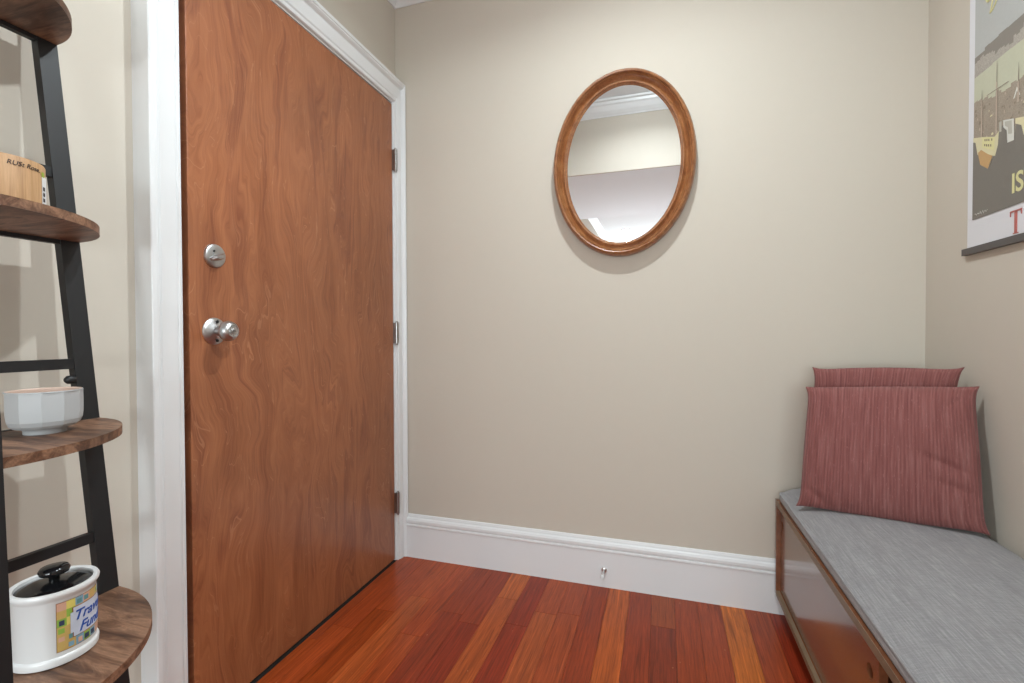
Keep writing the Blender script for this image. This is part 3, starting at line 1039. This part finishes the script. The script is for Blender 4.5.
# wooden looking cup
cx, cy_, cz = 0.170, -1.487, 1.224
CR, CH = 0.056, 0.079
cu_ = root('wooden_cup', (cx, cy_, cz), 'round tan wood grained cup with handwriting, on the board below the topmost', 'cup')
auto_smooth(MB().lathe([(0, cz), (CR - 0.002, cz), (CR, cz + 0.002), (CR, cz + CH - 0.002), (CR - 0.001, cz + CH), (CR - 0.004, cz + CH), (CR - 0.005, cz + CH - 0.003), (CR - 0.005, cz + 0.006), (0, cz + 0.005)], (cx, cy_, 0), 'Z', 64).build('cup_body', 'cup', cu_), 40)


def patch(mb, c, r, a0, a1, z0, z1, n=24):
    mb.lathe([(r, z0), (r, z1)], (c[0], c[1], 0), 'Z', n, a0, a1)


PM['label_white'] = plain('white_label', (0.72, 0.72, 0.71), 0.5)
PM['green'] = plain('green_print', hexc('8FA63C'), 0.5, 0, 0, 400, 0.25)
mb = MB().use(PM['label_white'])
A_T = math.radians(38)
patch(mb, (cx, cy_), CR + 0.0004, A_T, A_T + 0.9, cz + 0.001, cz + CH - 0.018, 16)
mb.use('ink')
for k in range(3):
    patch(mb, (cx, cy_), CR + 0.0008, A_T + 0.04, A_T + 0.16, cz + 0.020 + 0.009 * k, cz + 0.026 + 0.009 * k, 4)
mb.use(PM['green'])
patch(mb, (cx, cy_), CR + 0.0008, A_T - 0.55, A_T + 0.1, cz + 0.001, cz + 0.013, 12)
patch(mb, (cx, cy_), CR + 0.0008, A_T - 0.02, A_T + 0.12, cz + CH - 0.020, cz + CH - 0.012, 4)
mb.build('printed_label', None, cu_)['label'] = 'white and green printed label'


def wrap(c, r, a_mid, zmid):
    def f(v):
        a = a_mid + v.x / r
        rr = r + v.z
        return Vector((c[0] + rr * math.cos(a), c[1] + rr * math.sin(a), zmid + v.y))
    return f


mb = MB().use('ink')
add_text(mb, text_mesh('RUSt Rose.', 0.0100, 0.0002, 0.2, 0.0), wrap((cx, cy_), CR + 0.0006, A_T - 0.50, cz + CH - 0.012))
mb.build('handwriting', None, cu_)

# travel fund jar
jx, jy, jz = 0.265, -1.4730, 0.540
JR, JH = 0.0495, 0.110
jr = root('savings_jar', (jx, jy, jz), 'white ceramic jar with black lid and colourful map label, on the lowest board', 'jar')
auto_smooth(MB().lathe([(0, jz), (JR - 0.002, jz), (JR + 0.0012, jz + 0.0020), (JR + 0.0018, jz + 0.0100), (JR + 0.0008, jz + 0.0125), (JR - 0.0012, jz + 0.0140), (JR - 0.001, jz + 0.0160), (JR - 0.001, jz + 0.0965), (JR + 0.0005, jz + 0.0995), (JR + 0.003, jz + 0.1035), (JR + 0.0036, jz + 0.1075), (JR + 0.002, jz + 0.1105), (JR - 0.001, jz + 0.1110), (JR - 0.004, jz + 0.1095), (JR - 0.0045, jz + 0.1025), (JR - 0.0045, jz + 0.0465), (0, jz + 0.0120)], (jx, jy, 0), 'Z', 72).build('jar_body', 'ceramic', jr), 50)
li = MB().lathe([(0, jz + 0.1020), (JR - 0.0048, jz + 0.1020), (JR - 0.0048, jz + 0.1050), (JR - 0.008, jz + 0.1065), (0.030, jz + 0.1100), (0.012, jz + 0.1125), (0, jz + 0.1130)], (jx, jy, 0), 'Z', 64).build('lid', 'black_gloss', jr)
auto_smooth(li, 40)['label'] = 'glossy black lid'
kn = MB().lathe([(0, jz + 0.1115), (0.0068, jz + 0.1115), (0.0062, jz + 0.1165), (0.0085, jz + 0.1200), (0.0175, jz + 0.1240), (0.0190, jz + 0.1285), (0.0165, jz + 0.1330), (0.0090, jz + 0.1352), (0, jz + 0.1356)], (jx, jy, 0), 'Z', 40).build('lid_knob', 'black_gloss', li)
auto_smooth(kn, 50)
mb = MB()
LC = math.radians(24)
LW = 0.88
LZ0, LZ1 = jz + 0.0215, jz + 0.0930
PC = {k: plain('label_' + k, hexc(h), 0.4, 0, 0, 900, 0.12) for k, h in dict(yellow='D8C96A', green='8DB04A', pink='D3A58E', blue='7FA4B8', tan='C9A763', navy='2F3E5C', plaque='C8CEDC', teal='5E8E90', edge='8E5A3A').items()}
RL = JR - 0.0006
mb.use(PC['edge'])
patch(mb, (jx, jy), RL, LC - LW - 0.015, LC + LW + 0.015, LZ0 - 0.0008, LZ1 + 0.0008, 40)
rn = random.Random(11)
nc, nr = 8, 6
for i in range(nc):
    for j in range(nr):
        a0 = LC - LW + 2 * LW * i / nc
        a1 = LC - LW + 2 * LW * (i + 1) / nc
        z0 = LZ0 + (LZ1 - LZ0) * j / nr
        z1 = LZ0 + (LZ1 - LZ0) * (j + 1) / nr
        mb.use(PC[['yellow', 'green', 'pink', 'tan', 'blue', 'yellow', 'yellow', 'tan'][rn.randrange(8)]])
        patch(mb, (jx, jy), RL + 0.0003, a0, a1, z0, z1, 4)
        if rn.random() < 0.65:
            mb.use(PC[['navy', 'green', 'teal', 'blue', 'pink'][rn.randrange(5)]])
            m_ = 0.02 + 0.05 * rn.random()
            patch(mb, (jx, jy), RL + 0.0005, a0 + m_, a1 - 0.05, z0 + 0.002, z1 - 0.0022 * rn.uniform(0.8, 1.6), 3)
mb.use(PC['edge'])
patch(mb, (jx, jy), RL + 0.0007, LC - 0.525, LC + 0.525, LZ0 + 0.0135, LZ1 - 0.0125, 24)
mb.use(PC['plaque'])
patch(mb, (jx, jy), RL + 0.0009, LC - 0.50, LC + 0.50, LZ0 + 0.0145, LZ1 - 0.0135, 24)
patch(mb, (jx, jy), RL + 0.0009, LC - 0.575, LC + 0.575, LZ0 + 0.0210, LZ1 - 0.0200, 24)
mb.build('map_label', None, jr)['label'] = 'colourful map printed label'
mb = MB().use(plain('blue_script', hexc('2A55A8'), 0.4))
add_text(mb, text_mesh('Travel', 0.0205, 0.0002, 0.35, 0.0003), wrap((jx, jy), RL + 0.0013, LC, jz + 0.0655))
add_text(mb, text_mesh('Fund', 0.0205, 0.0002, 0.35, 0.0003), wrap((jx, jy), RL + 0.0013, LC + 0.03, jz + 0.0460))
mb.build('blue_lettering', None, jr)
